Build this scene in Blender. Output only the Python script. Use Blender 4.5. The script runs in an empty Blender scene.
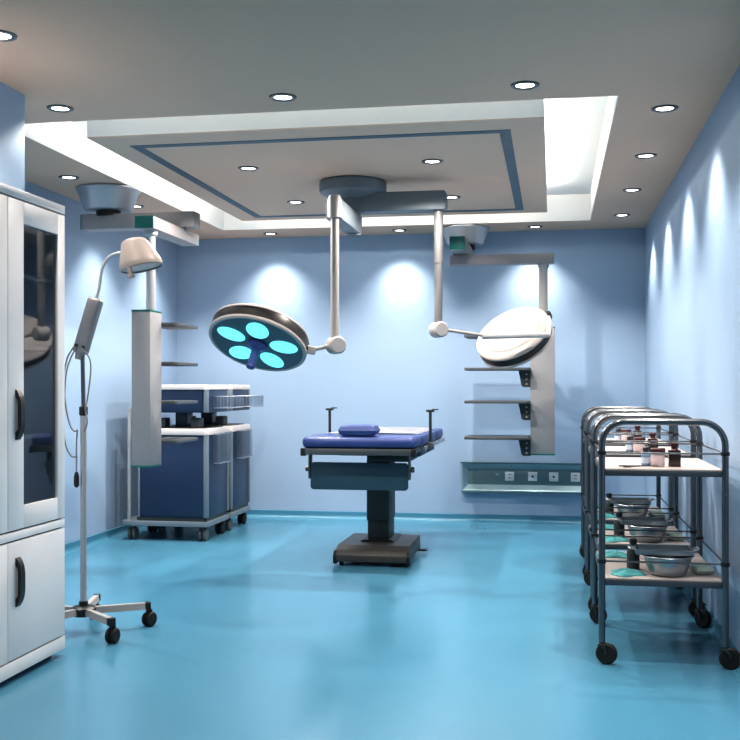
import bpy, bmesh, math, random
from mathutils import Vector, Matrix
random.seed(4)
C = bpy.context.scene.collection
PI = math.pi
V = Vector

# ------------------------------------------------------------------ materials
def mat(name, col, rough=0.5, metal=0.0, var=0.04, scale=6.0, bump=0.0, coat=0.0, spec=0.5, rvar=0.06, bscale=None):
    m = bpy.data.materials.new(name); m.use_nodes = True
    nt = m.node_tree; b = nt.nodes['Principled BSDF']
    tc = nt.nodes.new('ShaderNodeTexCoord')
    n = nt.nodes.new('ShaderNodeTexNoise'); n.inputs['Scale'].default_value = scale
    n.inputs['Detail'].default_value = 3
    nt.links.new(tc.outputs['Object'], n.inputs['Vector'])
    r = nt.nodes.new('ShaderNodeValToRGB')
    r.color_ramp.elements[0].position = .3; r.color_ramp.elements[1].position = .7
    r.color_ramp.elements[0].color = tuple(max(0, c*(1-var)) for c in col) + (1,)
    r.color_ramp.elements[1].color = tuple(min(1, c*(1+var)) for c in col) + (1,)
    nt.links.new(n.outputs['Fac'], r.inputs['Fac'])
    nt.links.new(r.outputs['Color'], b.inputs['Base Color'])
    mr = nt.nodes.new('ShaderNodeMapRange')
    mr.inputs['To Min'].default_value = max(0.02, rough-rvar); mr.inputs['To Max'].default_value = min(1, rough+rvar)
    nt.links.new(n.outputs['Fac'], mr.inputs['Value'])
    nt.links.new(mr.outputs['Result'], b.inputs['Roughness'])
    b.inputs['Metallic'].default_value = metal
    b.inputs['Coat Weight'].default_value = coat
    b.inputs['Specular IOR Level'].default_value = spec
    if bump:
        n2 = nt.nodes.new('ShaderNodeTexNoise'); n2.inputs['Scale'].default_value = bscale or scale*20
        nt.links.new(tc.outputs['Object'], n2.inputs['Vector'])
        bp = nt.nodes.new('ShaderNodeBump'); bp.inputs['Strength'].default_value = bump; bp.inputs['Distance'].default_value = .002
        nt.links.new(n2.outputs['Fac'], bp.inputs['Height']); nt.links.new(bp.outputs['Normal'], b.inputs['Normal'])
    return m

def emit(name, col, strength, base=(.8,.8,.8)):
    m = mat(name, base, .4)
    b = m.node_tree.nodes['Principled BSDF']
    b.inputs['Emission Color'].default_value = tuple(col)+(1,)
    b.inputs['Emission Strength'].default_value = strength
    return m

def glassy(name, tint, rough=.03, mix=.75, fres=True):
    m = bpy.data.materials.new(name); m.use_nodes = True
    nt = m.node_tree; nt.nodes.clear()
    o = nt.nodes.new('ShaderNodeOutputMaterial'); mx = nt.nodes.new('ShaderNodeMixShader')
    t = nt.nodes.new('ShaderNodeBsdfTransparent'); t.inputs['Color'].default_value = tuple(tint)+(1,)
    g = nt.nodes.new('ShaderNodeBsdfGlossy'); g.inputs['Roughness'].default_value = rough
    g.inputs['Color'].default_value = (.95,.97,1,1)
    if fres:
        l = nt.nodes.new('ShaderNodeLayerWeight'); l.inputs['Blend'].default_value = mix
        nt.links.new(l.outputs['Fresnel'], mx.inputs['Fac'])
    else:
        mx.inputs['Fac'].default_value = mix
    nt.links.new(t.outputs[0], mx.inputs[1]); nt.links.new(g.outputs[0], mx.inputs[2])
    nt.links.new(mx.outputs[0], o.inputs['Surface'])
    return m

M = {}
M['wall']    = mat('blue wall paint', (.32,.43,.57), .5, var=.02, scale=1.2, bump=.05, bscale=220)
M['ceiling'] = mat('warm grey ceiling paint', (.62,.45,.35), .85, var=.015, scale=1.0)
M['panel']   = mat('warm grey panel paint', (.62,.465,.37), .85, var=.015, scale=1.0)
M['cove']    = mat('white cove paint', (.90,.87,.83), .8, var=.01)
M['floor']   = mat('blue epoxy floor', (.086,.252,.365), .22, var=.05, scale=.9, spec=.5, rvar=.05)
M['skirt']   = mat('blue skirting', (.07,.23,.34), .3, var=.03)
M['stripe']  = mat('blue stripe paint', (.045,.10,.145), .5)
M['white']   = mat('white cabinet enamel', (.80,.765,.76), .35, var=.01)
M['black']   = mat('black plastic', (.012,.013,.015), .4)
M['rubber']  = mat('black rubber', (.008,.008,.009), .6)
M['gap']     = mat('dark seam', (.03,.035,.05), .8)
M['cabin']   = mat('grey cabinet lining', (.50,.48,.47), .7)
M['greymet'] = mat('light grey coated metal', (.29,.28,.285), .42, var=.02, metal=.15)
M['armgrey'] = mat('blue grey arm enamel', (.165,.195,.22), .45, var=.02)
M['pale']    = mat('pale grey enamel', (.38,.355,.345), .4, var=.015)
M['yokew']   = mat('pale yoke enamel', (.50,.47,.46), .35)
M['lampw']   = mat('warm white lamp shell', (.37,.335,.32), .35, var=.01)
M['headgrey']= mat('warm grey lamp head', (.33,.285,.265), .45, var=.02)
M['steel']   = mat('brushed steel', (.58,.60,.63), .28, metal=.9, var=.05, scale=30)
M['pole']    = mat('satin pole metal', (.50,.49,.49), .35, metal=.5, var=.03)
M['bowl']    = mat('satin bowl metal', (.42,.43,.45), .32, metal=.5, var=.04, scale=3)
M['teal']    = mat('dark teal trim', (.002,.13,.12), .4)
M['tealbr']  = mat('bright teal cap', (.05,.42,.44), .35)
M['column']  = mat('pale column enamel', (.25,.25,.26), .45, var=.015)
M['shelfg']  = mat('grey shelf', (.07,.08,.088), .45, var=.03)
M['bracket'] = mat('dark bracket', (.035,.045,.05), .5)
M['lampface']= mat('slate lamp face', (.035,.085,.115), .4)
M['band']    = mat('black band', (.012,.011,.011), .35)
M['lens']    = emit('cyan lens', (.22,.86,1.0), .95, (.1,.3,.35))
M['handle_b']= mat('blue handle', (.06,.085,.26), .35)
M['mattress']= mat('blue vinyl mattress', (.042,.072,.225), .35, var=.04, scale=10, bump=.05)
M['sheet']   = mat('white sheet', (.50,.54,.62), .7, var=.05, scale=18, bump=.3, bscale=40)
M['tabgrey'] = mat('table grey metal', (.11,.12,.125), .4, metal=.4, var=.05)
M['tabblue'] = mat('slate blue panel', (.036,.085,.115), .4, var=.04)
M['tabdark'] = mat('dark table metal', (.035,.042,.045), .4, metal=.3)
M['tabbase'] = mat('warm dark base', (.085,.078,.072), .38, metal=.3, var=.04)
M['cartblue']= mat('navy cart panel', (.016,.036,.085), .35, var=.05)
M['carttrim']= mat('grey cart trim', (.22,.26,.29), .4, metal=.3)
M['cartwhite']=mat('white cart rim', (.68,.62,.60), .4, var=.01)
M['cartdark']= mat('dark cart metal', (.04,.05,.055), .45)
M['wire']    = mat('wire metal', (.45,.48,.52), .35, metal=.8)
M['acrylic'] = glassy('clear basket acrylic', (.86,.89,.92), .1, .06, False)
M['tube']    = mat('dark steel tube', (.15,.165,.18), .25, metal=.85, var=.08, scale=9)
M['shelftop']= mat('pale shelf laminate', (.44,.395,.38), .4, var=.02)
M['shelfedge']=mat('dark shelf edge', (.07,.085,.10), .4, metal=.3)
M['basin']   = mat('basin steel', (.33,.37,.40), .33, metal=.9, var=.05)
M['tealcloth']=mat('teal cloth', (.07,.30,.32), .85, var=.1, scale=30, bump=.4)
M['brown']   = mat('brown bottle', (.03,.013,.01), .2, coat=.4)
M['maroon']  = mat('maroon lid', (.06,.012,.014), .4)
M['pink']    = mat('pale pink jar', (.62,.50,.50), .4)
M['greyblue']= mat('grey blue bottle', (.16,.24,.36), .25)
M['bluelabel']=mat('pale label', (.55,.62,.72), .6)
M['packet']  = mat('pale green packet', (.38,.48,.44), .6)
M['socket']  = mat('white socket plastic', (.66,.66,.68), .4)
M['outgrey'] = mat('teal grey panel', (.12,.19,.21), .4, metal=.2)
M['outlight']= mat('aluminium lip', (.27,.39,.44), .35, metal=.3)
M['led']     = emit('downlight lens', (1.0,.97,.92), 9.0)
M['strip']   = emit('cove light strip', (1.0,.965,.91), 24.0)
M['ring']    = mat('downlight ring', (.13,.14,.15), .3, metal=.8)
M['glass']   = glassy('cabinet glass', (.62,.66,.70), .02, .12, False)
M['exam']    = mat('examination lens', (.5,.5,.5), .2)
M['tubegrey']= mat('mid grey tube enamel', (.17,.17,.175), .42, metal=.15)
M['screen']  = mat('dark control panel', (.03,.06,.07), .2)

# ------------------------------------------------------------------ mesh helpers
class MB:
    def __init__(s): s.bm = bmesh.new()
    def _x(s, geom, mx):
        bmesh.ops.transform(s.bm, matrix=mx, verts=geom)
    def box(s, c, size, bev=0.0, seg=2, rot=None):
        g = bmesh.ops.create_cube(s.bm, size=1.0)['verts']
        mx = Matrix.Translation(V(c)) @ (rot.to_4x4() if rot else Matrix()) @ Matrix.Diagonal(V(size)).to_4x4()
        s._x(g, mx)
        if bev:
            es = {e for v in g for e in v.link_edges}
            bmesh.ops.bevel(s.bm, geom=list(es), offset=min(bev, min(size)*.49), segments=seg, profile=.5, affect='EDGES', clamp_overlap=True)
        return s
    def bb(s, x0, x1, y0, y1, z0, z1, bev=0.0, seg=2):
        return s.box(((x0+x1)/2, (y0+y1)/2, (z0+z1)/2), (abs(x1-x0), abs(y1-y0), abs(z1-z0)), bev, seg)
    def lathe(s, prof, mx=None, n=40, cap=True):
        """prof: list of (r, z) from one end to the other, about local z."""
        mx = mx or Matrix()
        rings = []
        for r, z in prof:
            if r < 1e-6: rings.append([s.bm.verts.new(mx @ V((0,0,z)))])
            else: rings.append([s.bm.verts.new(mx @ V((r*math.cos(2*PI*i/n), r*math.sin(2*PI*i/n), z))) for i in range(n)])
        fs = []
        for a, b in zip(rings[:-1], rings[1:]):
            for i in range(n):
                j = (i+1) % n
                if len(a) == 1 and len(b) == 1: continue
                if len(a) == 1: f = [a[0], b[j], b[i]]
                elif len(b) == 1: f = [a[i], a[j], b[0]]
                else: f = [a[i], a[j], b[j], b[i]]
                fs.append(s.bm.faces.new(f))
        if cap:
            if len(rings[0]) > 1: fs.append(s.bm.faces.new(rings[0][::-1]))
            if len(rings[-1]) > 1: fs.append(s.bm.faces.new(rings[-1]))
        return s
    def cyl(s, p0, p1, r0, r1=None, n=24, bev=0.0):
        p0, p1 = V(p0), V(p1); d = p1-p0; L = d.length
        mx = Matrix.Translation(p0) @ d.to_track_quat('Z','Y').to_matrix().to_4x4()
        r1 = r0 if r1 is None else r1
        if bev: return s.lathe([(r0-bev,0),(r0,bev),(r1,L-bev),(r1-bev,L)], mx, n)
        return s.lathe([(r0,0),(r1,L)], mx, n)
    def tube(s, pts, r, n=10, cap=True):
        pts = [V(p) for p in pts]; rings = []
        up = None
        for i, p in enumerate(pts):
            t = (pts[min(i+1, len(pts)-1)] - pts[max(i-1, 0)]).normalized()
            if up is None:
                up = t.orthogonal().normalized()
            up = (up - t*up.dot(t)).normalized(); w = t.cross(up)
            rr = r[i] if isinstance(r, (list, tuple)) else r
            rings.append([s.bm.verts.new(p + (up*math.cos(2*PI*k/n) + w*math.sin(2*PI*k/n))*rr) for k in range(n)])
        for a, b in zip(rings[:-1], rings[1:]):
            for k in range(n):
                s.bm.faces.new([a[k], a[(k+1)%n], b[(k+1)%n], b[k]])
        if cap:
            s.bm.faces.new(rings[0][::-1]); s.bm.faces.new(rings[-1])
        return s
    def prism(s, poly, x0, x1, axis='X', bev=0.0, seg=2):
        """poly: 2D points, extruded from x0 to x1 along an axis (X: poly=(y,z), Y: poly=(x,z), Z: poly=(x,y))."""
        def p3(a, q):
            return {'X': V((a,q[0],q[1])), 'Y': V((q[0],a,q[1])), 'Z': V((q[0],q[1],a))}[axis]
        A = [s.bm.verts.new(p3(x0,q)) for q in poly]; B = [s.bm.verts.new(p3(x1,q)) for q in poly]
        n = len(poly); fs = [s.bm.faces.new(A[::-1]), s.bm.faces.new(B)]
        for i in range(n): fs.append(s.bm.faces.new([A[i], A[(i+1)%n], B[(i+1)%n], B[i]]))
        bmesh.ops.recalc_face_normals(s.bm, faces=fs)
        if bev:
            es = {e for f in fs for e in f.edges}
            bmesh.ops.bevel(s.bm, geom=list(es), offset=bev, segments=seg, profile=.5, affect='EDGES', clamp_overlap=True)
        return s
    def build(s, name, m, parent=None, smooth=35):
        bmesh.ops.recalc_face_normals(s.bm, faces=s.bm.faces[:])
        me = bpy.data.meshes.new(name); s.bm.to_mesh(me); s.bm.free()
        me.materials.append(M[m] if isinstance(m, str) else m)
        o = bpy.data.objects.new(name, me); C.objects.link(o)
        if parent: o.parent = parent
        if smooth:
            for p in me.polygons: p.use_smooth = True
            try: me.set_sharp_from_angle(angle=math.radians(smooth))
            except Exception: pass
        return o

def rrect(x0, x1, y0, y1, r, n=5):
    out = []
    for cx, cy, a in ((x1-r,y1-r,0),(x0+r,y1-r,90),(x0+r,y0+r,180),(x1-r,y0+r,270)):
        for k in range(n+1):
            t = math.radians(a+90*k/n); out.append((cx+r*math.cos(t), cy+r*math.sin(t)))
    return out

def curve(ctrl, n=10):
    """Catmull-Rom through control points."""
    P = [V(c) for c in ctrl]; P = [P[0]*2-P[1]] + P + [P[-1]*2-P[-2]]; out = []
    for i in range(1, len(P)-2):
        for k in range(n):
            t = k/n; a,b,c,d = P[i-1:i+3]
            out.append(.5*((2*b)+(c-a)*t+(2*a-5*b+4*c-d)*t*t+(3*b-a-3*c+d)*t**3))
    out.append(P[-2]); return out

def tag(o, label=None, cat=None, group=None, kind=None):
    if label: o['label'] = label
    if cat: o['category'] = cat
    if group: o['group'] = group
    if kind: o['kind'] = kind
    return o
def thing(name, label, cat, loc=(0,0,0), rz=0.0, group=None):
    o = bpy.data.objects.new(name, None); C.objects.link(o)
    o.location = loc; o.rotation_euler = (0,0,rz); o.empty_display_size = .1
    return tag(o, label, cat, group)
def struct(name, mb, m, smooth=35):
    o = mb.build(name, m, None, smooth); o['kind'] = 'structure'; return o
def copy_tree(o, parent=None):
    c = o.copy(); C.objects.link(c); c.parent = parent
    for ch in list(o.children): copy_tree(ch, c)
    return c
def AX(axis, at):
    """matrix with local z along axis, placed at a point"""
    return Matrix.Translation(V(at)) @ V(axis).to_track_quat('Z','Y').to_matrix().to_4x4()

# ------------------------------------------------------------------ room
XL, XR, YB, YN, ZC = -3.475, .786, 9.3, -1.3, 2.58
XP, YP = -2.46, 4.56
struct('floor', MB().bb(XL-.1, XR+.1, YN-.1, YB+.1, -.1, 0), 'floor')
struct('wall_back', MB().bb(XL-.1, XR+.1, YB, YB+.1, 0, 2.95), 'wall')
struct('wall_right', MB().bb(XR, XR+.1, YN, YB, 0, 2.95), 'wall')
struct('wall_left', MB().bb(XL-.1, XL, YP, YB, 0, 2.95), 'wall')
struct('wall_left_near', MB().bb(XL-.1, XP, YN, YP, 0, 2.95), 'wall')
struct('wall_near', MB().bb(XL-.1, XR+.1, YN-.1, YN, 0, 2.95), 'wall')
CX0, CX1, CY0, CY1 = -2.86, .302, 5.06, 8.80        # opening of the light cove
mb = MB()
for a in ((XL,CX0-.004,YN,YB),(CX1+.004,XR,YN,YB),(CX0-.004,CX1+.004,YN,CY0-.004),(CX0-.004,CX1+.004,CY1+.004,YB)):
    mb.bb(a[0],a[1],a[2],a[3],ZC,ZC+.02)
struct('ceiling', mb, 'ceiling')
mb = MB()
mb.bb(XL-.1, XR+.1, YN, YB, 2.80, 2.86)
e_ = .0035
mb.bb(CX0-e_, CX0, CY0-e_, CY1+e_, ZC+.001, 2.80); mb.bb(CX1, CX1+e_, CY0-e_, CY1+e_, ZC+.001, 2.80)
mb.bb(CX0, CX1, CY0-e_, CY0, ZC+.001, 2.80); mb.bb(CX0, CX1, CY1, CY1+e_, ZC+.001, 2.80)
struct('ceiling_cove', mb, 'cove')
PX0, PX1, PY0, PY1 = -2.545, -.045, 5.405, 8.33
struct('ceiling_panel', MB().bb(PX0, PX1, PY0, PY1, ZC, ZC+.005), 'panel')
struct('ceiling_panel_edge', MB().bb(PX0+.0005, PX1-.0005, PY0+.0005, PY1-.0005, ZC+.0051, ZC+.13), 'cove')
mb = MB()
BX0, BX1, BY0, BY1, w = -2.385, -.225, 5.62, 8.18, .06
mb.bb(BX0,BX1,BY0,BY0+w,ZC-.003,ZC+.004); mb.bb(BX0,BX1,BY1-w,BY1,ZC-.003,ZC+.004)
mb.bb(BX0,BX0+w,BY0+w,BY1-w,ZC-.003,ZC+.004); mb.bb(BX1-w,BX1,BY0+w,BY1-w,ZC-.003,ZC+.004)
struct('trim_1', mb, 'stripe')
mb = MB()      # LED strip lying on the back of the dropped panel, near its rim
z0, z1 = ZC+.131, ZC+.165
mb.bb(PX0+.03,PX1-.03,PY0+.03,PY0+.05,z0,z1); mb.bb(PX0+.03,PX1-.03,PY1-.05,PY1-.03,z0,z1)
mb.bb(PX0+.03,PX0+.05,PY0+.06,PY1-.06,z0,z1); mb.bb(PX1-.05,PX1-.03,PY0+.06,PY1-.06,z0,z1)
struct('trim_2', mb, 'strip')
def skirting(name, p0, p1, nrm):
    # coved skirting: vertical lip and a concave foot, swept along the wall
    p0, p1, nrm = V(p0), V(p1), V(nrm)
    prof = [(0,0),(.035,0),(.026,.004),(.017,.011),(.011,.020),(.009,.030),(.009,.062),(0,.066)]
    m_ = MB()
    A = [m_.bm.verts.new(p0+nrm*a+V((0,0,b))) for a,b in prof]; B = [m_.bm.verts.new(p1+nrm*a+V((0,0,b))) for a,b in prof]
    for i in range(len(prof)-1): m_.bm.faces.new([A[i],A[i+1],B[i+1],B[i]])
    m_.bm.faces.new(A); m_.bm.faces.new(B[::-1])
    struct(name, m_, 'skirt')
skirting('baseboard_back', (XL,YB,0), (XR,YB,0), (0,-1,0))
skirting('baseboard_left', (XL,YP,0), (XL,YB,0), (1,0,0))
skirting('baseboard_right', (XR,YN,0), (XR,YB,0), (-1,0,0))
skirting('baseboard_left_near', (XP,YN,0), (XP,YP,0), (1,0,0))

# ------------------------------------------------------------------ downlights
def downlight_proto():
    t = thing('ceiling_downlight', 'x', 'ceiling light')
    MB().lathe([(.041,.004),(.043,-.005),(.052,-.009),(.064,-.006),(.066,.0)], n=32, cap=False).build('trim_ring', 'ring', t)
    MB().lathe([(0,-.002),(.042,-.002)], n=32, cap=False).build('lens', 'led', t)
    return t
DL = [  # x, y, label
 (-2.135,3.764,'recessed round ceiling downlight nearest the camera, above the white cabinet'),
 (-2.40,4.80,'recessed ceiling downlight beside the left wall return, in front of the light cove'),
 (-1.265,4.80,'middle recessed downlight in the row in front of the light cove'),
 (-.126,4.80,'recessed downlight in front of the right end of the light cove'),
 (.545,5.32,'nearest recessed downlight in the row along the right wall'),
 (.545,6.39,'second nearest recessed downlight in the row along the right wall'),
 (.545,7.48,'third recessed downlight from the front in the row along the right wall'),
 (.545,8.56,'recessed downlight in the right wall row closest to the back corner'),
 (-1.89,6.322,'front left downlight of the four set in the dropped ceiling panel'),
 (-1.89,7.541,'rear left downlight of the four set in the dropped ceiling panel'),
 (-.726,6.322,'front right downlight of the four set in the dropped ceiling panel'),
 (-.726,7.541,'rear right downlight of the four set in dropped ceiling panel, past lamp arm end'),
 (-2.50,9.05,'left recessed downlight in the strip of ceiling along the back wall'),
 (-1.33,9.05,'middle recessed downlight in the strip of ceiling along the back wall'),
 (-.153,9.05,'right recessed downlight in the strip of ceiling along the back wall'),
 (-3.135,6.39,'recessed downlight just above the white cabinet top, along the left wall'),
 (-3.135,7.50,'recessed downlight half hidden behind the round pendant mount, along the left wall'),
]
WALLW, PANW, FRW = 78.0, 108.0, 44.0
p0 = None
def spot(x, y, power, size=100, blend=.65, z=ZC-.02, rad=.03, rot=(0,0,0)):
    l = bpy.data.lights.new('downlight_and_fill_beam', 'SPOT'); l.energy = power; l.spot_size = math.radians(size); l.spot_blend = blend
    l.shadow_soft_size = rad; l.color = (1.0,.91,.82)
    o = bpy.data.objects.new('downlight_and_fill_beam', l); C.objects.link(o); o.location = (x,y,z); o.rotation_euler = rot
def wash(x, y, k=1.0):
    # fixture beside a wall: a wide beam and a narrower one aimed slightly at the wall
    spot(x, y, WALLW*.8*k, 102, .7)
    tilt = math.radians(9)
    spot(x, y, WALLW*.55*k, 62, .9, rot=(tilt,0,0) if y > 9 else (0, tilt if x > 0 else -tilt, 0))
for i, (x, y, lab) in enumerate(DL):
    if p0 is None: p0 = o = downlight_proto()
    else: o = copy_tree(p0)
    o.location = (x, y, ZC); o['label'] = lab; o['group'] = 'recessed downlights in the ceiling'
    wallrow = x > .5 or y > 9 or x < -3
    inpan = 6 < y < 8 and -2 < x < -.5
    if wallrow: wash(x, y, .78 if y > 9 else .95)
    else: spot(x, y, PANW if inpan else FRW, 150 if inpan else 135, .35)
# wall rows carried on towards the camera and behind the pendants, lamps without fittings
for x, y in ((.545,4.25),(.545,3.2),(-3.135,8.56),(-3.135,5.3)): wash(x, y)
for x in (-1.9,-1.1,-.2):  # added fill spots over the near end of the room, no fixtures there
    for y in (2.6,.9): spot(x, y, 48, 140, 1.0, rad=.12)

# ------------------------------------------------------------------ white cabinet
t = thing('medical_cabinet', 'tall white two-door cabinet with glazed upper doors and black pull handles', 'cabinet', (-2.308, 3.865, 0))
x0, x1, ya, yb = -.148, .135, -.485, .485            # carcass; doors stand 18 mm proud
m_ = MB()
m_.bb(x0,x0+.012,ya+.0185,yb-.0185,.03,1.9715); m_.bb(x0,x1,ya,ya+.018,.03,1.9715); m_.bb(x0,x1,yb-.018,yb,.03,1.9715)
m_.bb(x0+.013,x1-.0005,ya+.019,yb-.019,.031,.09); m_.bb(x0+.013,x1-.0005,ya+.019,yb-.019,.575,.613); m_.bb(x0-.001,x1+.021,ya-.001,yb+.001,1.972,2.01,.003)
m_.bb(x1+.003,x1+.021,ya,yb,.03,.088,.002); m_.bb(x1+.003,x1+.020,ya,yb,.577,.611,.002)
m_.build('carcass', 'white', t)
MB().bb(x0+.012,x0+.016,ya+.018,yb-.018,.613,1.972).build('back_panel', 'cabin', t)
for z in (1.36,1.66,.98):
    MB().bb(x0+.018,x1-.02,ya+.02,yb-.02,z,z+.016).build('shelf', 'cabin', t)
MB().bb(x0+.04,x1-.03,ya+.03,yb-.03,0,.03).build('plinth', 'gap', t)
sl = MB()  # dark strips behind the door gaps, shade of the seams put in as colour
for z in (1.955,.600,.562,.092): sl.bb(x1-.001,x1+.0025,ya+.004,yb-.004,z,z+.022)
for y in (-.021,ya+.003,yb-.021): sl.bb(x1-.001,x1+.0025,y,y+.018 if y > -.1 or y < -.4 else y,.093,1.97)
sl.bb(x1-.001,x1+.0025,-.021,.001,.093,1.97)
sl.build('seam_shade', 'gap', t)
def pull(y, za, zb, par):
    h = MB()
    n = 12; top = []
    prof = []
    for k in range(n+1):
        z = za+(zb-za)*k/n; u = 2*k/n-1
        prof.append((x1+.021+.022*(1-abs(u)**3.5)+.004, z))
    inner = [(x1+.0205, zb), (x1+.0205, zb-.03), (x1+.032, zb-.045), (x1+.032, za+.045), (x1+.0205, za+.03), (x1+.0205, za)]
    h.prism(prof+inner, y-.017, y+.017, 'Y', .0)
    return h.build('handle', 'black', par)
for s, (da, db) in enumerate(((ya+.002,-.0125),(-.0075,yb-.002))):
    gy0, gy1 = (da+.067, db-.125) if s == 0 else (da+.125, db-.067)
    d = MB()
    d.bb(x1+.003,x1+.021,da,gy0,.618,1.965,.002); d.bb(x1+.003,x1+.021,gy1,db,.618,1.965,.002)
    d.bb(x1+.003,x1+.021,gy0,gy1,.618,.712,.002); d.bb(x1+.003,x1+.021,gy0,gy1,1.873,1.965,.002)
    door = d.build('glazed_door', 'white', t)
    MB().bb(x1+.006,x1+.010,gy0,gy1,.712,1.873).build('pane', 'glass', door)
    pull(da+.072, .985, 1.19, door)
    door = MB().bb(x1+.003,x1+.021,da,db,.095,.570,.002).build('lower_door', 'white', t)
    pull(da+.072, .305, .505, door)

# ------------------------------------------------------------------ examination lamp on a wheeled stand
t = thing('examination_lamp', 'grey examination lamp on a slim wheeled five-leg stand beside the white cabinet', 'floor lamp', (-2.268, 4.78, 0))
hub = MB(); hub.lathe([(.03,.078),(.058,.082),(.06,.118),(.045,.128),(.022,.130),(.022,.150),(.015,.152)], n=28)
hub.build('hub', 'black', t)
for k in range(5):
    a = math.radians(-41+72*k); c_, s_ = math.cos(a), math.sin(a)
    R_ = Matrix.Rotation(a, 3, 'Z')
    leg = MB().prism([(-.017,.088),(.017,.088),(.013,.120),(-.013,.120)], .05, .30, 'X')
    bmesh.ops.rotate(leg.bm, verts=leg.bm.verts[:], cent=(0,0,0), matrix=R_)
    lg = leg.build('leg', 'pale', t)
    e = MB().box((.312,0,.104), (.028,.036,.036), .004); bmesh.ops.rotate(e.bm, verts=e.bm.verts[:], cent=(0,0,0), matrix=R_)
    e.build('end_cap', 'black', lg)
    cs = MB(); cx, cy = .312*c_, .312*s_
    cs.cyl((cx,cy,.06),(cx,cy,.09),.009)
    th = a + (.6,-.9,1.2,.2,2.0)[k]; d = V((math.cos(th), math.sin(th), 0))
    cen = V((cx,cy,.036)) + V((-d.y,d.x,0))*.012
    for q in (-1,1): cs.cyl(cen+d*(q*.004), cen+d*(q*.024), .036, n=28, bev=.006)
    cs.box(cen+V((0,0,.026)), (.03,.03,.05), .01)
    cs.build('caster', 'rubber', lg)
pl = MB().cyl((0,0,.13),(0,0,1.07),.0155).build('pole', 'pole', t)
MB().cyl((0,0,1.06),(0,0,1.105),.021, bev=.004).build('clamp_collar', 'black', t)
MB().cyl((0,0,1.1),(-.005,0,1.385),.010).build('upper_rod', 'tabgrey', t)
# grip body, tilted
pb, pt = V((-.018,0,1.365)), V((.062,.01,1.635))
ax = (pt-pb).normalized()
xh = V((0,1,0)).cross(ax).normalized(); yh = ax.cross(xh)
q = Matrix((xh, yh, ax)).transposed()
g = MB().box((pb+pt)/2, (.074,.05,(pt-pb).length), .014, 3, rot=q)
g.cyl(pb-ax*.03, pb+ax*.01, .016, .026)
body = g.build('grip', 'greymet', t)
for dx in (-.018,.018):
    c0 = pb+ax*.035+q@V((dx,0,0))+V((0,-.022,0))
    MB().cyl(c0, c0+V((0,-.008,0)), .0085).build('knob', 'black', body)
gn = curve([pt-ax*.01, pt+ax*.05, pt+V((.030,.0,.14)), pt+V((.055,0,.19)), pt+V((.095,0,.215)), pt+V((.15,0,.222))], 8)
MB().tube(gn, .0075, 12).build('gooseneck', 'pole', t)
# lamp head: a skewed shade opening downwards
hc = V((.303,0,1.775))          # rim centre
up = V((-.22,0,.975)).normalized()
sx = V((.975,0,.22)).normalized()
h = MB()
ringdef = [(.098,0,0,.92),(.103,0,.006,1),(.104,0,.022,1),(.100,-.002,.036,1),(.082,-.006,.085,1),(.066,-.010,.128,1),(.058,-.012,.142,1),(.040,-.013,.150,1),(.0,-.013,.152,1)]
prev = None; n = 40
for r, sh, z, k in ringdef:
    cc = hc + up*z + sx*sh
    if r == 0: ring_ = [h.bm.verts.new(cc)]
    else: ring_ = [h.bm.verts.new(cc + sx*(r*math.cos(2*PI*i/n)) + V((0,1,0))*(r*math.sin(2*PI*i/n))) for i in range(n)]
    if prev:
        for i in range(n):
            j = (i+1)%n
            h.bm.faces.new([prev[i],prev[j],ring_[0]] if len(ring_)==1 else [prev[i],prev[j],ring_[j],ring_[i]])
    prev = ring_
shade = h.build('lamp_shade', 'headgrey', t)
MB().lathe([(0,.008),(.096,.006)], Matrix.Translation(hc) @ up.to_track_quat('Z','Y').to_matrix().to_4x4(), n=36, cap=False).build('lens', 'exam', t)
kb = hc - up*.004 + sx*(-.03) + V((0,-.085,0))
MB().tube([kb+up*.015, kb-up*.03, kb-up*.034+V((.004,0,0))], .012, 12).box(kb-up*.036, (.035,.03,.018), .005, rot=up.to_track_quat('Z','Y').to_matrix()).build('handle', 'headgrey', shade)
# hanging cable
cab = MB()
cab.tube(curve([pb+V((-.02,-.03,.03)), (-.070,-.03,1.34),(-.088,-.03,1.25),(-.080,-.03,1.12),(-.058,-.03,1.02),(-.035,-.03,.985),(-.017,-.03,.990)]), .004, 8)
cab.tube(curve([pb+V((-.005,-.03,.03)), (-.050,-.03,1.345),(-.075,-.03,1.27),(-.086,-.03,1.12),(-.085,-.03,.95),(-.055,-.03,.868),(-.017,-.03,.858)]), .004, 8)
cab.tube(curve([pb+V((.02,-.03,.03)), (.045,-.03,1.34),(.052,-.03,1.27),(.036,-.03,1.15),(.024,-.03,1.09),(.034,-.03,1.03),(.018,-.03,.98)]), .004, 8)
cab.tube(curve([(-.017,-.03,.990),(-.022,-.03,.92),(-.022,-.03,.78)]), .004, 8)
cb = cab.build('cable', 'greymet', t)
MB().lathe([(.006,0),(.013,.01),(.013,.05),(.007,.075)], Matrix.Translation((-.022,-.03,.71)), n=14).build('plug', 'black', cb)

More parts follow.
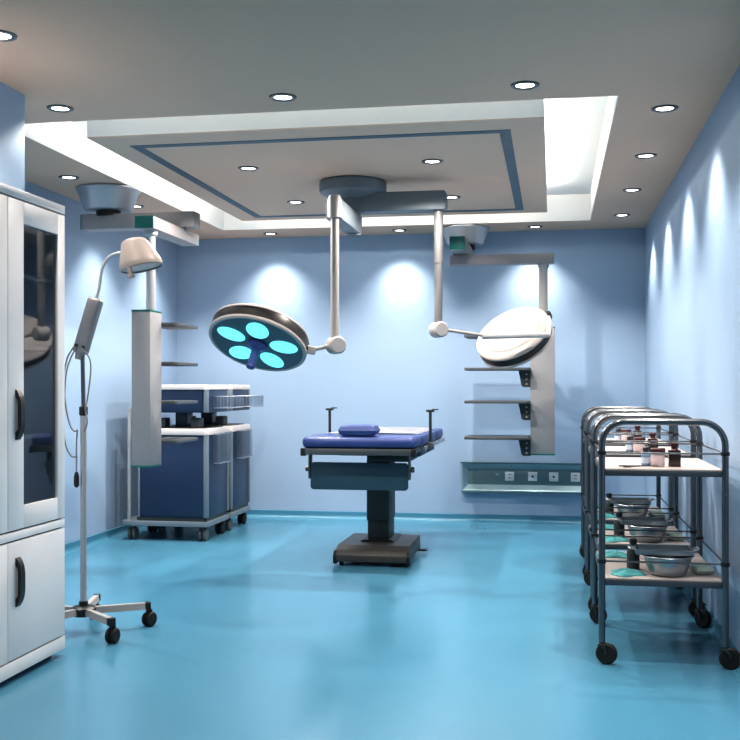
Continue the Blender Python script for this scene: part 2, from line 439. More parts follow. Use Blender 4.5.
# ------------------------------------------------------------------ ceiling pendants
def pendant_mount(t, r0=.222, r1=.162, h=.155):
    MB().lathe([(r0-.01,0),(r0,-.004),(r0,-.016),(r0-.012,-.03),(r1+.004,-h+.008),(r1-.006,-h),(0,-h)][::-1], n=48, cap=False).build('ceiling_mount', 'bowl', t)
    MB().lathe([(.085,-h-.04),(.085,-h+.004)], n=32).build('swivel', 'black', t)
def arm(t, name, x0, x1, y0, y1, z0, z1, capaxis, caps):
    a = MB().bb(x0,x1,y0,y1,z0,z1,.006).build(name, 'greymet', t)
    for sgn, m in caps:
        if capaxis == 'X':
            xe = x1 if sgn > 0 else x0
            MB().bb(xe-.001*sgn, xe+.006*sgn, y0+.001,y1-.001,z0+.001,z1-.001,.002).build('end_cap', m, a)
        else:
            ye = y1 if sgn > 0 else y0
            MB().bb(x0+.001,x1-.001, ye-.001*sgn, ye+.006*sgn, z0+.001,z1-.001,.002).build('end_cap', m, a)
    return a
def column_parts(t, R_, ctr, ztop, zbot, shelves, L=.53, ya=-.18, yb=.18, brk=(-.052,.046)):
    """column with shelves reaching out along local -x; R_ turns it, ctr is its xy centre"""
    def put(m_, name, m, par):
        bmesh.ops.rotate(m_.bm, verts=m_.bm.verts[:], cent=(0,0,0), matrix=R_)
        bmesh.ops.translate(m_.bm, verts=m_.bm.verts[:], vec=V((ctr[0],ctr[1],0)))
        return m_.build(name, m, par)
    col = put(MB().bb(-.098,.098,-.063,.063,zbot+.012,ztop-.012,.004), 'column', 'column', t)
    put(MB().bb(-.099,.099,-.064,.064,ztop-.012,ztop,.002), 'top_plate', 'teal', col)
    put(MB().bb(-.099,.099,-.064,.064,zbot,zbot+.012,.002), 'bottom_plate', 'teal', col)
    for z in shelves:
        s = MB().prism(rrect(-.098-L,-.100,ya,yb,.03), z-.011, z+.011, 'Z', .003)
        sh = put(s, 'shelf', 'shelfg', t)
        for y in brk:
            b = MB().prism([(-.099,z-.011),(-.195,z-.011),(-.170,z-.135),(-.155,z-.147),(-.099,z-.147)], y, y+.006, 'Y')
            bk = put(b, 'bracket', 'bracket', sh)
            for zz in (-.042,-.082,-.122):  # added pale discs standing in for the holes in the bracket
                put(MB().cyl((-.130,y-.001,z+zz),(-.130,y+.007,z+zz),.008,n=12), 'hole_disc', 'pale', bk)
    return col
SH = (1.614,1.346,1.078,.786)
# left one
t = thing('ceiling_pendant', 'ceiling supply pendant on the left, shelves pointing away in front of the blue carts', 'medical pendant', (-3.05,6.82,ZC), group='ceiling supply pendants')
pendant_mount(t)
Z = ZC
arm(t, 'upper_arm', -.175,.64,-.06,.065, 2.292-Z,2.398-Z,'X',((-1,'teal'),(1,'column')))
MB().cyl((.50,-.0,2.28-Z),(.50,0,2.30-Z),.05).build('swivel', 'pale', t)
arm(t, 'lower_arm', .437,.563,-.58,.27, 2.205-Z,2.285-Z,'Y',((-1,'teal'),(1,'tealbr')))
MB().lathe([(.045,2.206-Z),(.045,2.18-Z),(.031,2.165-Z),(.031,1.68-Z)][::-1], Matrix.Translation((.50,-.47,0)), n=28).build('drop_tube', 'pole', t)
column_parts(t, Matrix.Rotation(-PI/2,3,'Z'), (.472,-.47), 1.692-Z, .688-Z, [s-Z for s in (1.610,1.354,1.098,.842)], .44, -.062, .165, (-.05,.0))
# right one
t = thing('ceiling_pendant', 'ceiling supply pendant at the back right with column and side shelves above the socket panel', 'medical pendant', (-.75,9.02,ZC), group='ceiling supply pendants')
pendant_mount(t, .215, .155, .15)
arm(t, 'upper_arm', -.062,.062,-.76,.10, 2.292-Z,2.398-Z,'Y',((-1,'teal'),(1,'column')))
MB().cyl((0,-.42,2.28-Z),(0,-.42,2.30-Z),.05).build('swivel', 'pale', t)
arm(t, 'lower_arm', -.08,.755,-.48,-.36, 2.205-Z,2.285-Z,'X',((1,'tealbr'),(-1,'column')))
MB().lathe([(.045,2.206-Z),(.045,2.18-Z),(.035,2.165-Z),(.035,1.68-Z)][::-1], Matrix.Translation((.672,-.42,0)), n=28).build('drop_tube', 'pale', t)
column_parts(t, Matrix.Identity(3), (.668,-.42), 1.688-Z, .647-Z, [s-Z for s in SH])

# ------------------------------------------------------------------ surgical light
t = thing('surgical_light', 'double-headed surgical light on jointed arms under the dropped ceiling panel', 'surgical lamp', (-1.325,6.87,ZC))
T0 = V((-1.325,6.87,ZC))
MB().lathe([(0,-.12),(.10,-.118),(.15,-.10),(.195,-.092),(.222,-.078),(.227,-.06),(.227,-.012),(.218,0)], n=64, cap=False).build('ceiling_mount', 'armgrey', t)
MB().cyl((0,0,-.36),(0,0,-.1),.052).build('spindle', 'armgrey', t)
MB().cyl((0,0,-.362),(0,0,-.356),.034).build('spindle_cap', 'black', t)
# arm B, to the right
m_ = MB().prism(rrect(-.07,.632,-.21,-.085,.02,4), -.055, .055, 'Y', .004)
m_.cyl((0,0,-.215),(0,0,-.085),.075)
m_.build('right_arm', 'armgrey', t)
# arm A, towards the camera
m_ = MB().bb(-.052,.052,-.62,.06,-.350,-.225,.01)
m_.build('left_arm', 'armgrey', t)
col = MB().lathe([(.044,2.235-Z),(.044,2.345-Z),(.036,2.37-Z)], Matrix.Translation((.012,-.65,0)), n=28).build('collar', 'pale', t)
MB().cyl((.012,-.65,1.47-Z),(.012,-.65,2.24-Z),.026).build('left_drop_tube', 'pale', t)
m_ = MB().cyl((.577,0,2.02-Z),(.577,0,2.40-Z),.031); m_.cyl((.577,0,1.57-Z),(.577,0,2.03-Z),.027)
m_.build('right_drop_tube', 'tubegrey', t)
JL, JR = V((.018,-.65,1.455-Z)), V((.577,0,1.580-Z))
d = V((.55,-.835,0)).normalized()
for J, nm, r in ((JL,'left_joint',.054),(JR,'right_joint',.053)):
    m_ = MB().cyl(J-d*.05, J+d*.05, r, n=32, bev=.01)
    m_.build(nm, 'pale', t)
ca, sa = math.cos(math.atan(183/1040)), math.sin(math.atan(183/1040))
def head(ctr, nrm, R, rim_dir, tag_):
    """lamp head: ctr is the centre of its lit face, nrm points out of the face"""
    q = (-V(nrm)).to_track_quat('Z','Y').to_matrix().to_4x4()      # local +z = back of the head
    mx = Matrix.Translation(V(ctr)) @ q
    k = R/.305
    shell = MB().lathe([(.283*k,.004),(.296*k,0),(.305*k,.006),(.305*k,.022*k),(.298*k,.026*k)], mx, 64, cap=False)
    shell.lathe([(.300*k,.084*k),(.303*k,.088*k),(.300*k,.100*k),(.285*k,.112*k),(.245*k,.128*k),(.236*k,.128*k),(.234*k,.133*k),(.15*k,.150*k),(0,.157*k)], mx, 64, cap=False)
    hd = shell.build('lamp_head', 'lampw', t)
    MB().lathe([(.296*k,.024*k),(.301*k,.028*k),(.301*k,.082*k),(.298*k,.088*k)], mx, 64, cap=False).build('band', 'band', hd)
    MB().lathe([(0,.010),(.284*k,.006)], mx, 64, cap=False).build('lamp_face', 'lampface', hd)
    MB().lathe([(.240*k,.1285*k),(.241*k,.1315*k),(.237*k,.1325*k),(.235*k,.1300*k)], mx, 64, cap=False).build('seam', 'pale', hd)
    return hd, mx, k
# left head : facing down and towards the camera
dirc = V((-(-1.767)*0 + 0.25, -.968, 0)).normalized()          # horizontal direction head -> camera
dirc = V((1.767, -6.086, 0)).normalized(); dirc = (V((0,0,1.2)) - V((-1.767,6.086,1.45))).normalized()
rgt = V((ca, sa, 0)); dn = V((0,0,-1))
img = (dn*math.cos(math.radians(17)) - rgt*math.sin(math.radians(17))).normalized()
img = (img - dirc*img.dot(dirc)).normalized()
b_ = math.radians(61)
nL = (dirc*math.cos(b_) + img*math.sin(b_)).normalized()
cL = V((-1.767,6.09,1.452)) - T0
hdL, mxL, kL = head(cL, nL, .305, None, 'L')
u_ = rgt*math.cos(math.radians(17)) + dn*math.sin(math.radians(17)); u_ = (u_-nL*u_.dot(nL)).normalized(); v_ = nL.cross(u_)
if v_.dot(img) < 0: v_ = -v_
for ang in (198,268,341,54,124):
    a = math.radians(ang); rad = u_*math.cos(a)+v_*math.sin(a); tan = rad.cross(nL)
    c0 = cL + rad*.171 + nL*.001
    ln = MB(); ctr_ = ln.bm.verts.new(c0 + nL*.004)
    rg = [ln.bm.verts.new(c0 + rad*(.089*math.cos(2*PI*i/36)) + tan*(.070*math.sin(2*PI*i/36)) - nL*.003) for i in range(36)]
    for i in range(36): ln.bm.faces.new([ctr_, rg[i], rg[(i+1)%36]])
    ln.build('lens', 'lens', hdL)
mq = Matrix.Translation(cL) @ nL.to_track_quat('Z','Y').to_matrix().to_4x4()
MB().lathe([(.06,-.004),(.06,.006),(.045,.018),(.030,.024),(.024,.03),(.024,.13),(.028,.145),(.026,.158),(.012,.166),(0,.167)], mq, 28).build('handle', 'handle_b', hdL)
# bracket and rod of the left head
rimdir = (JL - cL); rimdir = (rimdir - nL*rimdir.dot(nL)).normalized()
rp = cL + rimdir*.315 - nL*.05
m_ = MB().box(rp, (.075,.06,.05), .008, rot=rimdir.to_track_quat('X','Z').to_matrix())
bk = m_.build('bracket', 'pale', hdL)
MB().cyl(rp-nL*.0+V((-.02,-.028,.012)), rp+V((-.02,-.040,.012)), .02).build('knob', 'black', bk)
MB().tube([JL-V((.03,0,0)), JL+(rp-JL)*.5, rp], .013, 14).build('left_head_rod', 'pale', t)
# right head : its back towards the camera
cR = V((-.275,7.36,1.565)) - T0
dirc = (V((0,0,1.2)) - (cR+T0)).normalized()
th = math.radians(27)
upi = (V((0,0,1))*math.cos(th) - rgt*math.sin(th)).normalized(); upi = (upi-dirc*upi.dot(dirc)).normalized()
b_ = math.radians(55)
bR = (dirc*math.cos(b_) + upi*math.sin(b_)).normalized()       # direction of the back of the head
hdR, mxR, kR = head(cR - bR*.07, -bR, .275, None, 'R')
for i in range(5):
    a = 2*PI*i/5; pass
major = rgt*math.cos(th) + V((0,0,1))*math.sin(th); major = (major - bR*major.dot(bR)).normalized()
pe = cR + major*.262*math.cos(.28) - bR.cross(major)*0 + bR*.0
minor = bR.cross(major)
if minor.dot(dirc) < 0: minor = -minor
pe = cR - bR*.01 + major*(.283*math.cos(.30)) + minor*(.283*math.sin(.30))
p1 = JR + V((.04,0,0))
front = V((-.419,6.99,1.539)) - T0
fend = V((-.030,7.12,1.552)) - T0
rimend = cR - bR*.01 + major*.272
mid = p1 + (front-p1)*.55
MB().tube([p1, mid, front], .011, 14).build('right_head_rod', 'pale', t)
MB().tube([front-(fend-front)*.12, front, front+(fend-front)*.5, fend, fend+(rimend-fend)*.6+V((.012,0,0)), rimend], .019, 16).build('yoke', 'yokew', t)
pe = rimend
MB().box(pe, (.05,.05,.06), .008, rot=bR.to_track_quat('Z','X').to_matrix()).build('bracket', 'black', hdR)

# ------------------------------------------------------------------ operating table
t = thing('operating_table', 'blue padded operating table on a grey pedestal in the middle of the room', 'operating table', (-1.225,7.30,0))
T = V((-1.225,7.30,0))
hw = .366
segs = [(-.80,-.42),(-.405,.02),(.035,.44),(.455,.93)]
for i, (a, b) in enumerate(segs):
    z1 = .882 if i == 0 else .875
    m_ = MB().bb(-hw,hw,a,b,z1-.075,z1,.033 if i == 0 else .024,5)
    mt = m_.build('mattress', 'mattress', t)
    MB().bb(-hw+.012,hw-.012,a+.01,b-.01,z1-.081,z1-.075).build('base_plate', 'black', mt)
fr = MB()
for s in (-1,1): fr.bb(s*(hw-.03)-.012, s*(hw-.03)+.012, -.78,.90,.765,.80,.004)
for y in (-.76,-.40,.03,.45,.88): fr.bb(-hw+.03,hw-.03,y-.012,y+.012,.768,.797)
fr.build('top_frame', 'tabgrey', t)
MB().bb(-hw+.02,hw-.02,-.80,-.775,.765,.806,.004).build('front_rail', 'tabgrey', t)
for s in (-1,1):
    MB().bb(s*hw-.01*s-.018, s*hw-.01*s+.018, -.80,-.765,.757,.808,.006).build('corner_bracket', 'black', t)
    r = MB().bb(s*(hw+.014)-.005, s*(hw+.014)+.005, -.35,.86,.775,.805,.002)
    for y in (-.3,.1,.5,.8): r.cyl((s*(hw-.01),y,.79),(s*(hw+.014),y,.79),.008,n=10)
    r.build('side_rail', 'steel', t)
# folded down end plate below the front
m_ = MB().prism(rrect(-.340,.305,.530,.708,.022,4), -.66,-.635,'Y',.006)
pn = m_.build('hanging_plate', 'tabblue', t)
for s in (-1,1):
    m_ = MB().bb(s*.329-.006-.017,s*.329+.006-.017,-.67,-.60,.60,.79,.003); m_.cyl((s*.335-.017,-.635,.665),(s*.359-.017,-.635,.665),.018,n=16)
    m_.build('hinge_arm', 'tabgrey', pn)
for (a, b) in segs[1:]:
    MB().bb(-.30,.30,a+.02,b-.02,.705,.765,.01).build('under_plate', 'tabblue', t) if a > .0 else None
mech = MB().bb(-.03,.27,-.30,.22,.69,.768,.01); mech.bb(.0,.24,-.315,-.295,.705,.755,.004)
mech.build('tilt_mechanism', 'tabdark', t)
MB().bb(.05,.19,-.325,-.314,.722,.745,.002).build('control_panel', 'screen', t)
m_ = MB().bb(-.052,.108,-.18,.10,.27,.70,.008); m_.bb(.018,.038,-.184,-.17,.28,.69)
m_.build('column', 'tabdark', t)
MB().bb(-.046,.102,-.17,.09,.10,.30,.006).build('column_sleeve', 'tabdark', t)
BD = -.17
m_ = MB().prism([(a_+BD,b_) for a_,b_ in [(-.30,.03),(-.30,.075),(-.275,.105),(-.20,.130),(.36,.130),(.385,.115),(.385,.03)]], -.245,.245,'X',.006)
bmesh.ops.translate(m_.bm, verts=m_.bm.verts[:], vec=V((.03,0,0)))
bs = m_.build('base', 'tabbase', t)
for s in (-1,1):
    MB().prism([(a_+BD,b_) for a_,b_ in [(-.305,.015),(-.305,.07),(-.28,.10),(-.22,.105),(-.20,.05),(-.19,.015)]], s*.247-.012+.03, s*.247+.012+.03,'X',.004).build('corner_guard', 'black', bs)
    for y in (-.25+BD,.33+BD):
        MB().cyl((s*.18-.012,y,.026),(s*.18+.012,y,.026),.026,n=20).build('caster', 'rubber', bs)
MB().prism([(-.09,.131),(.15,.131),(.13,.145),(-.07,.145)], -.22,.13,'Y').build('collar', 'black', bs)
MB().tube(curve([(.115,-.05,.73),(.125,-.06,.60),(.135,-.05,.53),(.115,-.04,.49),(.09,-.03,.50)]), .006, 8).build('cable', 'tabgrey', t)
MB().bb(.24,.33,BD+.30,BD+.36,.02,.03).build('brake_pedal', 'black', bs)
for s, y, z0 in ((-1,.20,.77),(1,-.20,.77)):
    x = s*(hw+.030)
    m_ = MB().cyl((x,y,z0),(x,y,1.035),.010,n=16)
    m_.bb(x-.028,x+.028,y-.012,y+.012,1.028,1.044,.003)
    m_.bb(x+.01,x+.055,y-.008,y+.008,1.042,1.050,.002)
    cl = m_.build('accessory_post', 'tabdark', t)
    MB().bb(x-.018,x+.018,y-.025,y+.025,.768,.822,.004).build('post_clamp', 'tabgrey', cl)
# pillow and sheet lie on it
def cushion(m_, c, size, n=14, pw=4):
    import itertools
    sx_, sy_, sz_ = size; grid = {}
    for side in (1,-1):
        for i in range(n+1):
            for j in range(n+1):
                u, v = 2*i/n-1, 2*j/n-1
                edge = i in (0,n) or j in (0,n)
                if edge and side == -1: continue
                hgt = ((1-abs(u)**pw)*(1-abs(v)**pw))**.5
                grid[(side,i,j)] = m_.bm.verts.new((c[0]+sx_/2*u, c[1]+sy_/2*v, c[2]+sz_/2*hgt*side))
    def g(s_,i,j): return grid.get((s_,i,j)) or grid[(1,i,j)]
    for side in (1,-1):
        for i in range(n):
            for j in range(n):
                f = [g(side,i,j),g(side,i+1,j),g(side,i+1,j+1),g(side,i,j+1)]
                m_.bm.faces.new(f if side == 1 else f[::-1])
    return m_
o = cushion(MB(), (0,0,.037), (.245,.20,.074), 18, 8).build('pillow', 'mattress'); o.location = (-1.235,6.62,.883)
tag(o, 'small blue pillow lying on the front end of the operating table', 'pillow')
m_ = MB(); nx, ny = 24, 36; gv = []
for i in range(nx+1):
    row = []
    for j in range(ny+1):
        u, v = i/nx, j/ny
        x = -.325+.65*u; y = 6.98+1.05*v
        z = .8795 + .006*(math.sin(9*u+7*v)+1)*.5*math.sin(PI*u)**.4 + .010*abs(math.sin(16*v+5*u*u))*math.sin(PI*u) + .01*math.sin(PI*min(1,v*1.0))*math.sin(PI*u)
        row.append(m_.bm.verts.new((x,y-7.3,z)))
    gv.append(row)
for i in range(nx):
    for j in range(ny): m_.bm.faces.new([gv[i][j],gv[i+1][j],gv[i+1][j+1],gv[i][j+1]])
bmesh.ops.solidify(m_.bm, geom=m_.bm.faces[:], thickness=.003)
o = m_.build('sheet', 'sheet'); o.location = (-1.225,7.3,0)
tag(o, 'rumpled white sheet spread over the operating table behind the pillow', 'sheet')

# ------------------------------------------------------------------ blue carts
def make_cart():
    t = thing('medical_cart', 'x', 'medical cart')
    x0,x1,y0,y1 = -.285,.285,0,.53
    b = MB().prism(rrect(x0-.13,x1+.01,y0-.01,y1+.01,.03,3), .115,.155,'Z',.004); b.build('base_frame', 'carttrim', t)
    MB().bb(x0-.01,x1-.01,y0+.015,y1-.015,.155,.185).build('plinth', 'cartdark', t)
    body = MB().bb(x0,x1,y0+.006,y1-.006,.185,.835,.008).build('body', 'cartblue', t)
    fp = MB().bb(x0+.02,x1-.03,y0-.002,y0+.006,.20,.815,.002).build('front_panel', 'cartblue', body)
    fl = MB(); fl.bb(x0+.004,x0+.022,y0-.006,y0+.008,.185,.835,.003); fl.build('edge_trim', 'carttrim', body)
    for y in (y0,y1-.03):
        MB().bb(x1-.03,x1+.006,y-.006 if y == y0 else y,y+.03,.185,.835,.006).build('corner_post', 'carttrim', body)
    r = MB().prism(rrect(x0-.01,x1+.012,y0-.018,y1+.012,.04,4), .826,.876,'Z',.012)
    r.build('worktop_rim', 'cartwhite', t)
    MB().prism(rrect(x0+.03,x1-.03,y0+.03,y1-.03,.03,3), .875,.881,'Z').build('worktop_mat', 'cartdark', t)
    MB().bb(-.05,.05,.20,.34,.880,1.01,.01).build('neck', 'cartblue', t)
    for x in (-.13,.15): MB().bb(x-.03,x+.04,.08,.20,.880,.955,.006).build('support_block', 'cartdark', t)
    up = MB().bb(x0,x1,y0+.01,y1-.006,1.0,1.185,.008).build('drawer_unit', 'cartblue', t)
    MB().bb(x0+.02,x1-.04,y0+.003,y0+.012,1.015,1.17,.003).build('drawer_front', 'cartblue', up)
    for y in (y0,y1-.03):
        MB().bb(x1-.03,x1+.006,y-.002 if y == y0 else y,y+.03,1.002,1.185,.006).build('corner_post', 'carttrim', up)
    MB().prism(rrect(x0-.008,x1+.010,y0-.012,y1+.010,.035,4), 1.178,1.218,'Z',.012).build('lid', 'cartwhite', t)
    # push handle on the left
    MB().tube([(x0-.075,.02,.15),(x0-.075,.02,1.00)] + [(x0-.075+.05*(1-math.cos(a)), .02, 1.00+.05*math.sin(a)) for a in (.3,.7,1.1,1.57)] + [(x0+.02,.02,1.05)], .015, 12).build('push_handle', 'pole', t)
    # wire baskets on the right side
    def basket(name, x0,x1,y0,y1,z0,z1,nx):
        w_ = MB()
        for z in (z0,z1): w_.tube([(x0,y0,z),(x1,y0,z),(x1,y1,z),(x0,y1,z),(x0,y0,z)], .0035, 6)
        for k in range(nx+1):
            y = y0+(y1-y0)*k/nx; w_.tube([(x0,y,z1),(x0,y,z0),(x1,y,z0),(x1,y,z1)], .0022, 5)
        for k in range(1,5):
            x = x0+(x1-x0)*k/5; w_.tube([(x,y0,z1),(x,y0,z0),(x,y1,z0),(x,y1,z1)], .0022, 5)
        bk = w_.build(name, 'wire', t)
        p = MB(); p.bb(x1-.001,x1+.001,y0,y1,z0,z1); p.bb(x0,x1,y0-.001,y0+.001,z0,z1); p.bb(x0,x1,y0,y1,z0-.001,z0+.001)
        p.build('basket_liner', 'acrylic', bk)
    basket('side_basket', x1+.012,x1+.145,.13,.46,1.035,1.125,12)
    basket('deep_basket', x1+.012,x1+.06,.12,.40,.60,.83,9)
    # casters
    for x, y in ((x0-.06,.06),(x1-.05,.06),(x0-.06,.47),(x1-.05,.47)):
        c_ = MB()
        for q in (-1,1): c_.cyl((x+q*.006,y,.05),(x+q*.03,y,.05),.05,n=28,bev=.006)
        c_.bb(x-.012,x+.012,y-.02,y+.02,.06,.116,.006)
        c_.build('caster', 'tabgrey' if y < .1 else 'rubber', t)
    return t
c1 = make_cart(); c1.location = (-2.918,7.70,0)
tag(c1, 'navy blue medical cart with white rims nearest the camera, partly behind the left pendant column', 'medical cart', 'navy blue medical carts along the left wall')
c2 = copy_tree(c1); c2.location = (-2.918,8.31,0)
tag(c2, 'navy blue medical cart behind the first one, close to the back wall', 'medical cart', 'navy blue medical carts along the left wall')

# ------------------------------------------------------------------ socket panel on the back wall
t = thing('socket_panel', 'long grey recessed service panel with a row of white sockets on the back wall', 'wall panel', (-.80,9.3,.275))
W_, H_ = 1.16, .25
m_ = MB(); yb_, yf = -.022, -.075
P0 = [(0,0),(W_,0),(W_,H_),(0,H_)]; P1 = [(.012,.012),(W_-.012,.012),(W_-.012,H_-.012),(.012,H_-.012)]
P2 = [(.055,.062),(W_-.055,.062),(W_-.055,H_-.055),(.055,H_-.055)]
R0 = [m_.bm.verts.new((a,0,b)) for a,b in P0]; R1 = [m_.bm.verts.new((a,yf,b)) for a,b in P0]; R2 = [m_.bm.verts.new((a,yf,b)) for a,b in P1]; R3 = [m_.bm.verts.new((a,yb_,b)) for a,b in P2]
for A,B in ((R0,R1),(R1,R2),(R2,R3)):
    for i in range(4): m_.bm.faces.new([A[i],A[(i+1)%4],B[(i+1)%4],B[i]])
m_.build('housing', 'outlight', t, smooth=0)
MB().bb(.052,W_-.052,yb_-.002,yb_+.004,.060,H_-.052).build('back_plate', 'outgrey', t)
MB().bb(-.012,W_+.012,yf-.012,.0,H_,H_+.010,.003).build('top_lip', 'tabblue', t)
MB().bb(-.002,W_+.002,yf-.004,.0,-.008,.010,.003).build('bottom_lip', 'outgrey', t)
for k, x in enumerate((-.378,-.176,.006,.193)):
    xx = x+.80; zz = .411-.275
    s = MB().bb(xx-.04,xx+.04,yb_-.010,yb_-.002,zz-.04,zz+.04,.004).build('socket', 'socket', t)
    d_ = MB()
    if k in (1,2): d_.cyl((xx,yb_-.009,zz),(xx,yb_-.0115,zz),.010,n=14)
    else:
        for q in (-.014,.014): d_.bb(xx-.012,xx+.012,yb_-.0115,yb_-.009,zz+q-.003,zz+q+.003)
    d_.build('contact', 'maroon', s)
MB().bb(.30,.325,yb_-.006,yb_-.002,.148,.155).build('indicator', 'socket', t)

# ------------------------------------------------------------------ trolleys
XA, XB, LEN = .209, .722, .79
def make_trolley():
    t = thing('instrument_trolley', 'x', 'trolley')
    w_ = (XB-XA)/2
    for y in (0, LEN):
        r = .10; pts = [(-w_,y,.095),(-w_,y,1.05-r)]
        pts += [(-w_+r-r*math.cos(a),y,1.05-r+r*math.sin(a)) for a in [k*PI/16 for k in range(1,9)]]
        pts += [(w_-r+r*math.sin(a),y,1.05-r+r*math.cos(a)) for a in [k*PI/16 for k in range(0,9)]]
        pts += [(w_,y,.095)]
        f = MB().tube(pts, .0145, 14).build('frame_loop', 'tube', t)
        for x in (-w_,w_):
            for z in (.915,.445): MB().cyl((x,y,z-.008),(x,y,z+.008),.019,n=14).build('rail_clip', 'black', f)
    for z in (.845,.37):
        s = MB().bb(-w_,w_,.0,LEN,z-.03,z-.004,.003).build('shelf', 'shelfedge', t)
        MB().bb(-w_+.008,w_-.008,.010,LEN-.010,z-.006,z).build('shelf_top', 'shelftop', s)
    for z in (.915,.445):
        g = MB()
        g.tube([(-w_,0,z),(w_,0,z)], .004, 8); g.tube([(-w_,LEN,z),(w_,LEN,z)], .004, 8)
        for x in (-w_,w_): g.tube([(x,0,z),(x,LEN,z)], .004, 8)
        g.build('guard_rail', 'tube', t)
    for i, (x, y) in enumerate(((-w_,0),(w_,0),(-w_,LEN),(w_,LEN))):
        c_ = MB(); a = (1.30,1.45,1.0,.75)[i]; d = V((math.cos(a), math.sin(a), 0)); f = V((-d.y,d.x,0))
        cen = V((x,y,.046)) - f*.020
        c_.cyl(cen-d*.014, cen+d*.014, .046, n=32, bev=.006)
        wl = c_.build('wheel', 'rubber', t)
        fk = MB().cyl((x,y,.075),(x,y,.10),.014,n=14)
        for q in (-1,1): fk.tube([V((x,y,.082))+d*(q*.018), cen+d*(q*.019)+V((0,0,.02)), cen+d*(q*.019)], .006, 8)
        fk.box(V((x,y,.083)), (.046,.03,.012), .004, rot=Matrix.Rotation(a,3,'Z'))
        fk.build('fork', 'tabdark', wl)
    return t
TY = [4.62, 5.64, 6.67]; XC = (XA+XB)/2
who = ['nearest', 'middle', 'farthest']
# ---- contents: one of each kind, built at the origin with its base at z=0
def jar():
    t = thing('jar','x','jar')
    MB().lathe([(0,0),(.028,0),(.030,.004),(.030,.052),(.026,.058),(.024,.060)], n=24).build('body','pink',t)
    MB().lathe([(.031,.058),(.033,.060),(.033,.078),(.030,.082),(0,.083)], n=24).build('lid','maroon',t); return t
def brown_bottle():
    t = thing('brown_bottle','x','bottle')
    MB().prism(rrect(-.026,.026,-.026,.026,.006,3),0,.072,'Z',.003).build('body','brown',t)
    MB().lathe([(.022,.072),(.014,.080),(.014,.088),(.019,.089),(.019,.104),(.016,.106),(0,.106)], n=20).build('cap','maroon',t); return t
def small_bottle():
    t = thing('small_bottle','x','bottle')
    MB().lathe([(0,0),(.019,0),(.020,.003),(.020,.045),(.015,.055),(.009,.060),(.009,.066)], n=20).build('body','greyblue',t)
    MB().lathe([(.0205,.012),(.0206,.014),(.0206,.036),(.0205,.038)], n=20, cap=False).build('paper_band','bluelabel',t)
    MB().lathe([(.012,.064),(.013,.066),(.013,.082),(.011,.084),(0,.084)], n=18).build('cap','cartdark',t); return t
def scissors():
    t = thing('scissors','x','scissors')
    for s in (-1,1):
        m_ = MB(); m_.prism([(0,-.004*s),(.09,s*.010),(.0,.005*s)] , .004+.003*(s>0), .006+.003*(s>0),'Z')
        m_.tube([(0,0,.006),(-.05,-s*.018,.006)], .003, 8)
        m_.tube([(-.067+.018*math.cos(a), -s*.023+.013*math.sin(a), .006) for a in [2*PI*k/14 for k in range(15)]], .003, 8)
        m_.build('blade','tabdark',t)
    MB().cyl((.005,0,.002),(.005,0,.011),.004,n=10).build('pivot','steel',t); return t
def basin():
    m_ = MB().lathe([(0,.003),(.055,.003),(.070,.010),(.088,.045),(.097,.082),(.101,.086),(.112,.088),(.114,.085),(.103,.080),(.094,.045),(.076,.004),(.060,0),(0,0)], n=44, cap=False)
    return tag(m_.build('basin','basin'),'x','basin')
def tray():
    t = thing('instrument_tray','x','tray')
    m_ = MB(); m_.bb(-.120,.120,-.085,.085,0,.004)
    for s in (-1,1):
        m_.bb(s*.120-.003,s*.120+.003,-.085,.085,0,.020); m_.bb(-.120,.120,s*.085-.003,s*.085+.003,0,.020)
    m_.bb(-.128,.128,-.093,-.086,.017,.022,.002); m_.bb(-.128,.128,.086,.093,.017,.022,.002)
    m_.build('pan','basin',t)
    for s in (-1,1): MB().tube(curve([(s*.122,-.03,.015),(s*.148,-.028,.022),(s*.148,.028,.022),(s*.122,.03,.015)],5), .004, 8).build('handle','steel',t)
    return t
def cloth(seed):
    rnd = random.Random(seed); m_ = MB(); n = 30; rings = []
    ph = [rnd.uniform(0,6.28) for _ in range(4)]
    c0 = m_.bm.verts.new((0,0,.018))
    for k in range(1,7):
        f = k/6; rg = []
        for i in range(n):
            a = 2*PI*i/n
            r = f*(.075+.012*math.sin(3*a+ph[0])+.008*math.sin(5*a+ph[1]))
            z = .002+.018*(1-f**2)+.005*math.sin(4*a+ph[2])*f*(1-f)*4
            rg.append(m_.bm.verts.new((r*math.cos(a)*1.0, r*math.sin(a)*1.1, max(.0015,z))))
        rings.append(rg)
    for i in range(n): m_.bm.faces.new([c0,rings[0][i],rings[0][(i+1)%n]])
    for A,B in zip(rings[:-1],rings[1:]):
        for i in range(n): m_.bm.faces.new([A[i],B[i],B[(i+1)%n],A[(i+1)%n]])
    bot = [m_.bm.verts.new((v.co.x,v.co.y,0)) for v in rings[-1]]
    for i in range(n): m_.bm.faces.new([rings[-1][i],bot[i],bot[(i+1)%n],rings[-1][(i+1)%n]])
    m_.bm.faces.new(bot[::-1])
    return tag(m_.build('surgical_cloth','tealcloth',None,60),'x','cloth')
def dark_bottle():
    t = thing('dark_bottle','x','bottle')
    MB().lathe([(0,0),(.027,0),(.029,.004),(.029,.085),(.020,.102),(.013,.108),(.013,.116)], n=24).build('body','cartdark',t)
    MB().lathe([(.016,.114),(.017,.116),(.017,.135),(.014,.138),(0,.138)], n=18).build('cap','black',t); return t
def packet():
    m_ = cushion(MB(), (0,0,.018), (.085,.12,.036), 10, 6)
    return tag(m_.build('sterile_packet','packet'),'x','packet')
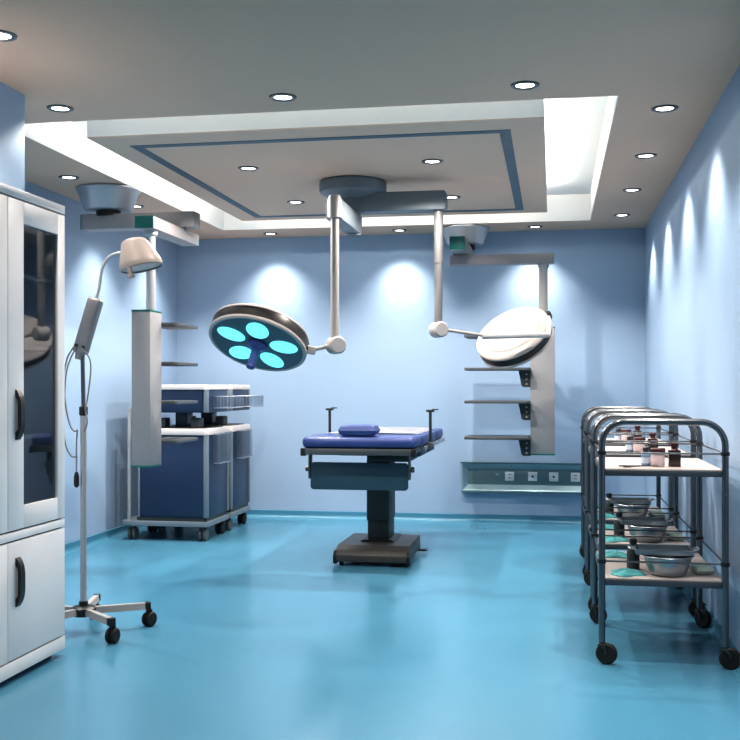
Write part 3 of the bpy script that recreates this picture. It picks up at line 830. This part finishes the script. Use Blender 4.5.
items = [  # maker, dx from trolley centre, dy from its front, shelf z, turn, phrase
 (jar,            -.005, .17,.846, 0,  'pale pink jar with maroon lid on top of the {} trolley', 'jar', 'pink jars on the trolleys'),
 (brown_bottle,   .068,.19,.846, 0,  'dark brown square bottle on top of the {} trolley', 'bottle', 'brown bottles on the trolleys'),
 (small_bottle,  -.055,.20,.846, 0,  'small grey blue bottle beside the pink jar on the {} trolley', 'bottle', 'small grey blue bottles'),
 (small_bottle,  -.040,.275,.846,0,  'small grey blue bottle at the back of the cluster on the {} trolley', 'bottle', 'small grey blue bottles'),
 (scissors,      -.09, .10,.846, .35,'dark scissors lying open on top of the {} trolley', 'scissors', 'scissors on the trolleys'),
 (basin,          .035,.14,.371, 0,  'round steel basin on the lower shelf of the {} trolley', 'basin', 'steel basins'),
 (tray,           .020,.190,.4602,0,  'flat steel instrument tray resting across the basin on the {} trolley', 'tray', 'steel instrument trays'),
 (lambda: cloth(3),-.145,.13,.371,0, 'crumpled teal cloth left of the basin on the {} trolley', 'cloth', 'teal surgical cloths'),
 (lambda: cloth(8),-.165,.62,.371,1.3,'crumpled teal cloth far back on the lower shelf of the {} trolley', 'cloth', 'teal surgical cloths'),
 (dark_bottle,   -.105,.265,.371,0,  'dark capped bottle on the lower shelf of the {} trolley', 'bottle', 'dark bottles'),
 (packet,         .185,.20,.371,.2,  'pale green sterile packet right of the basin on the {} trolley', 'packet', 'sterile packets'),
]
tr0 = make_trolley()
for k, y in enumerate(TY):
    o = tr0 if k == 0 else copy_tree(tr0)
    o.location = (XC, y, 0)
    tag(o, ['tubular steel two-shelf instrument trolley nearest the camera, along the right wall',
            'tubular steel two-shelf instrument trolley in the middle of the row of three',
            'tubular steel two-shelf instrument trolley farthest back, closest to the back wall'][k], 'trolley', 'instrument trolleys in a row along the right wall')
for mk, dx, dy, z, rz, ph, cat, grp in items:
    src = mk()
    for k, y in enumerate(TY):
        o = src if k == 0 else copy_tree(src)
        o.location = (XC+dx, y+dy, z); o.rotation_euler = (0,0,rz)
        tag(o, ph.format(who[k]), cat, grp)

# ------------------------------------------------------------------ world, camera
w = bpy.data.worlds.new('World'); bpy.context.scene.world = w; w.use_nodes = True
w.node_tree.nodes['Background'].inputs['Color'].default_value = (.5,.56,.66,1); w.node_tree.nodes['Background'].inputs['Strength'].default_value = .3
cam = bpy.data.cameras.new('Camera'); co = bpy.data.objects.new('Camera', cam); C.objects.link(co)
co.location = (0,0,1.2); co.rotation_euler = (PI/2, 0, math.atan(183/1040))
cam.sensor_fit = 'HORIZONTAL'; cam.sensor_width = 36; cam.lens = 36*1040/740; cam.shift_y = 17/740
cam.clip_start = .02
sc = bpy.context.scene; sc.camera = co
sc.view_settings.view_transform = 'Standard'; sc.view_settings.look = 'None'; sc.view_settings.exposure = 0.28; sc.view_settings.gamma = 0.82
sc.cycles.use_denoising = True
sc.cycles.max_bounces = 8; sc.cycles.diffuse_bounces = 4; sc.cycles.sample_clamp_indirect = 4.0
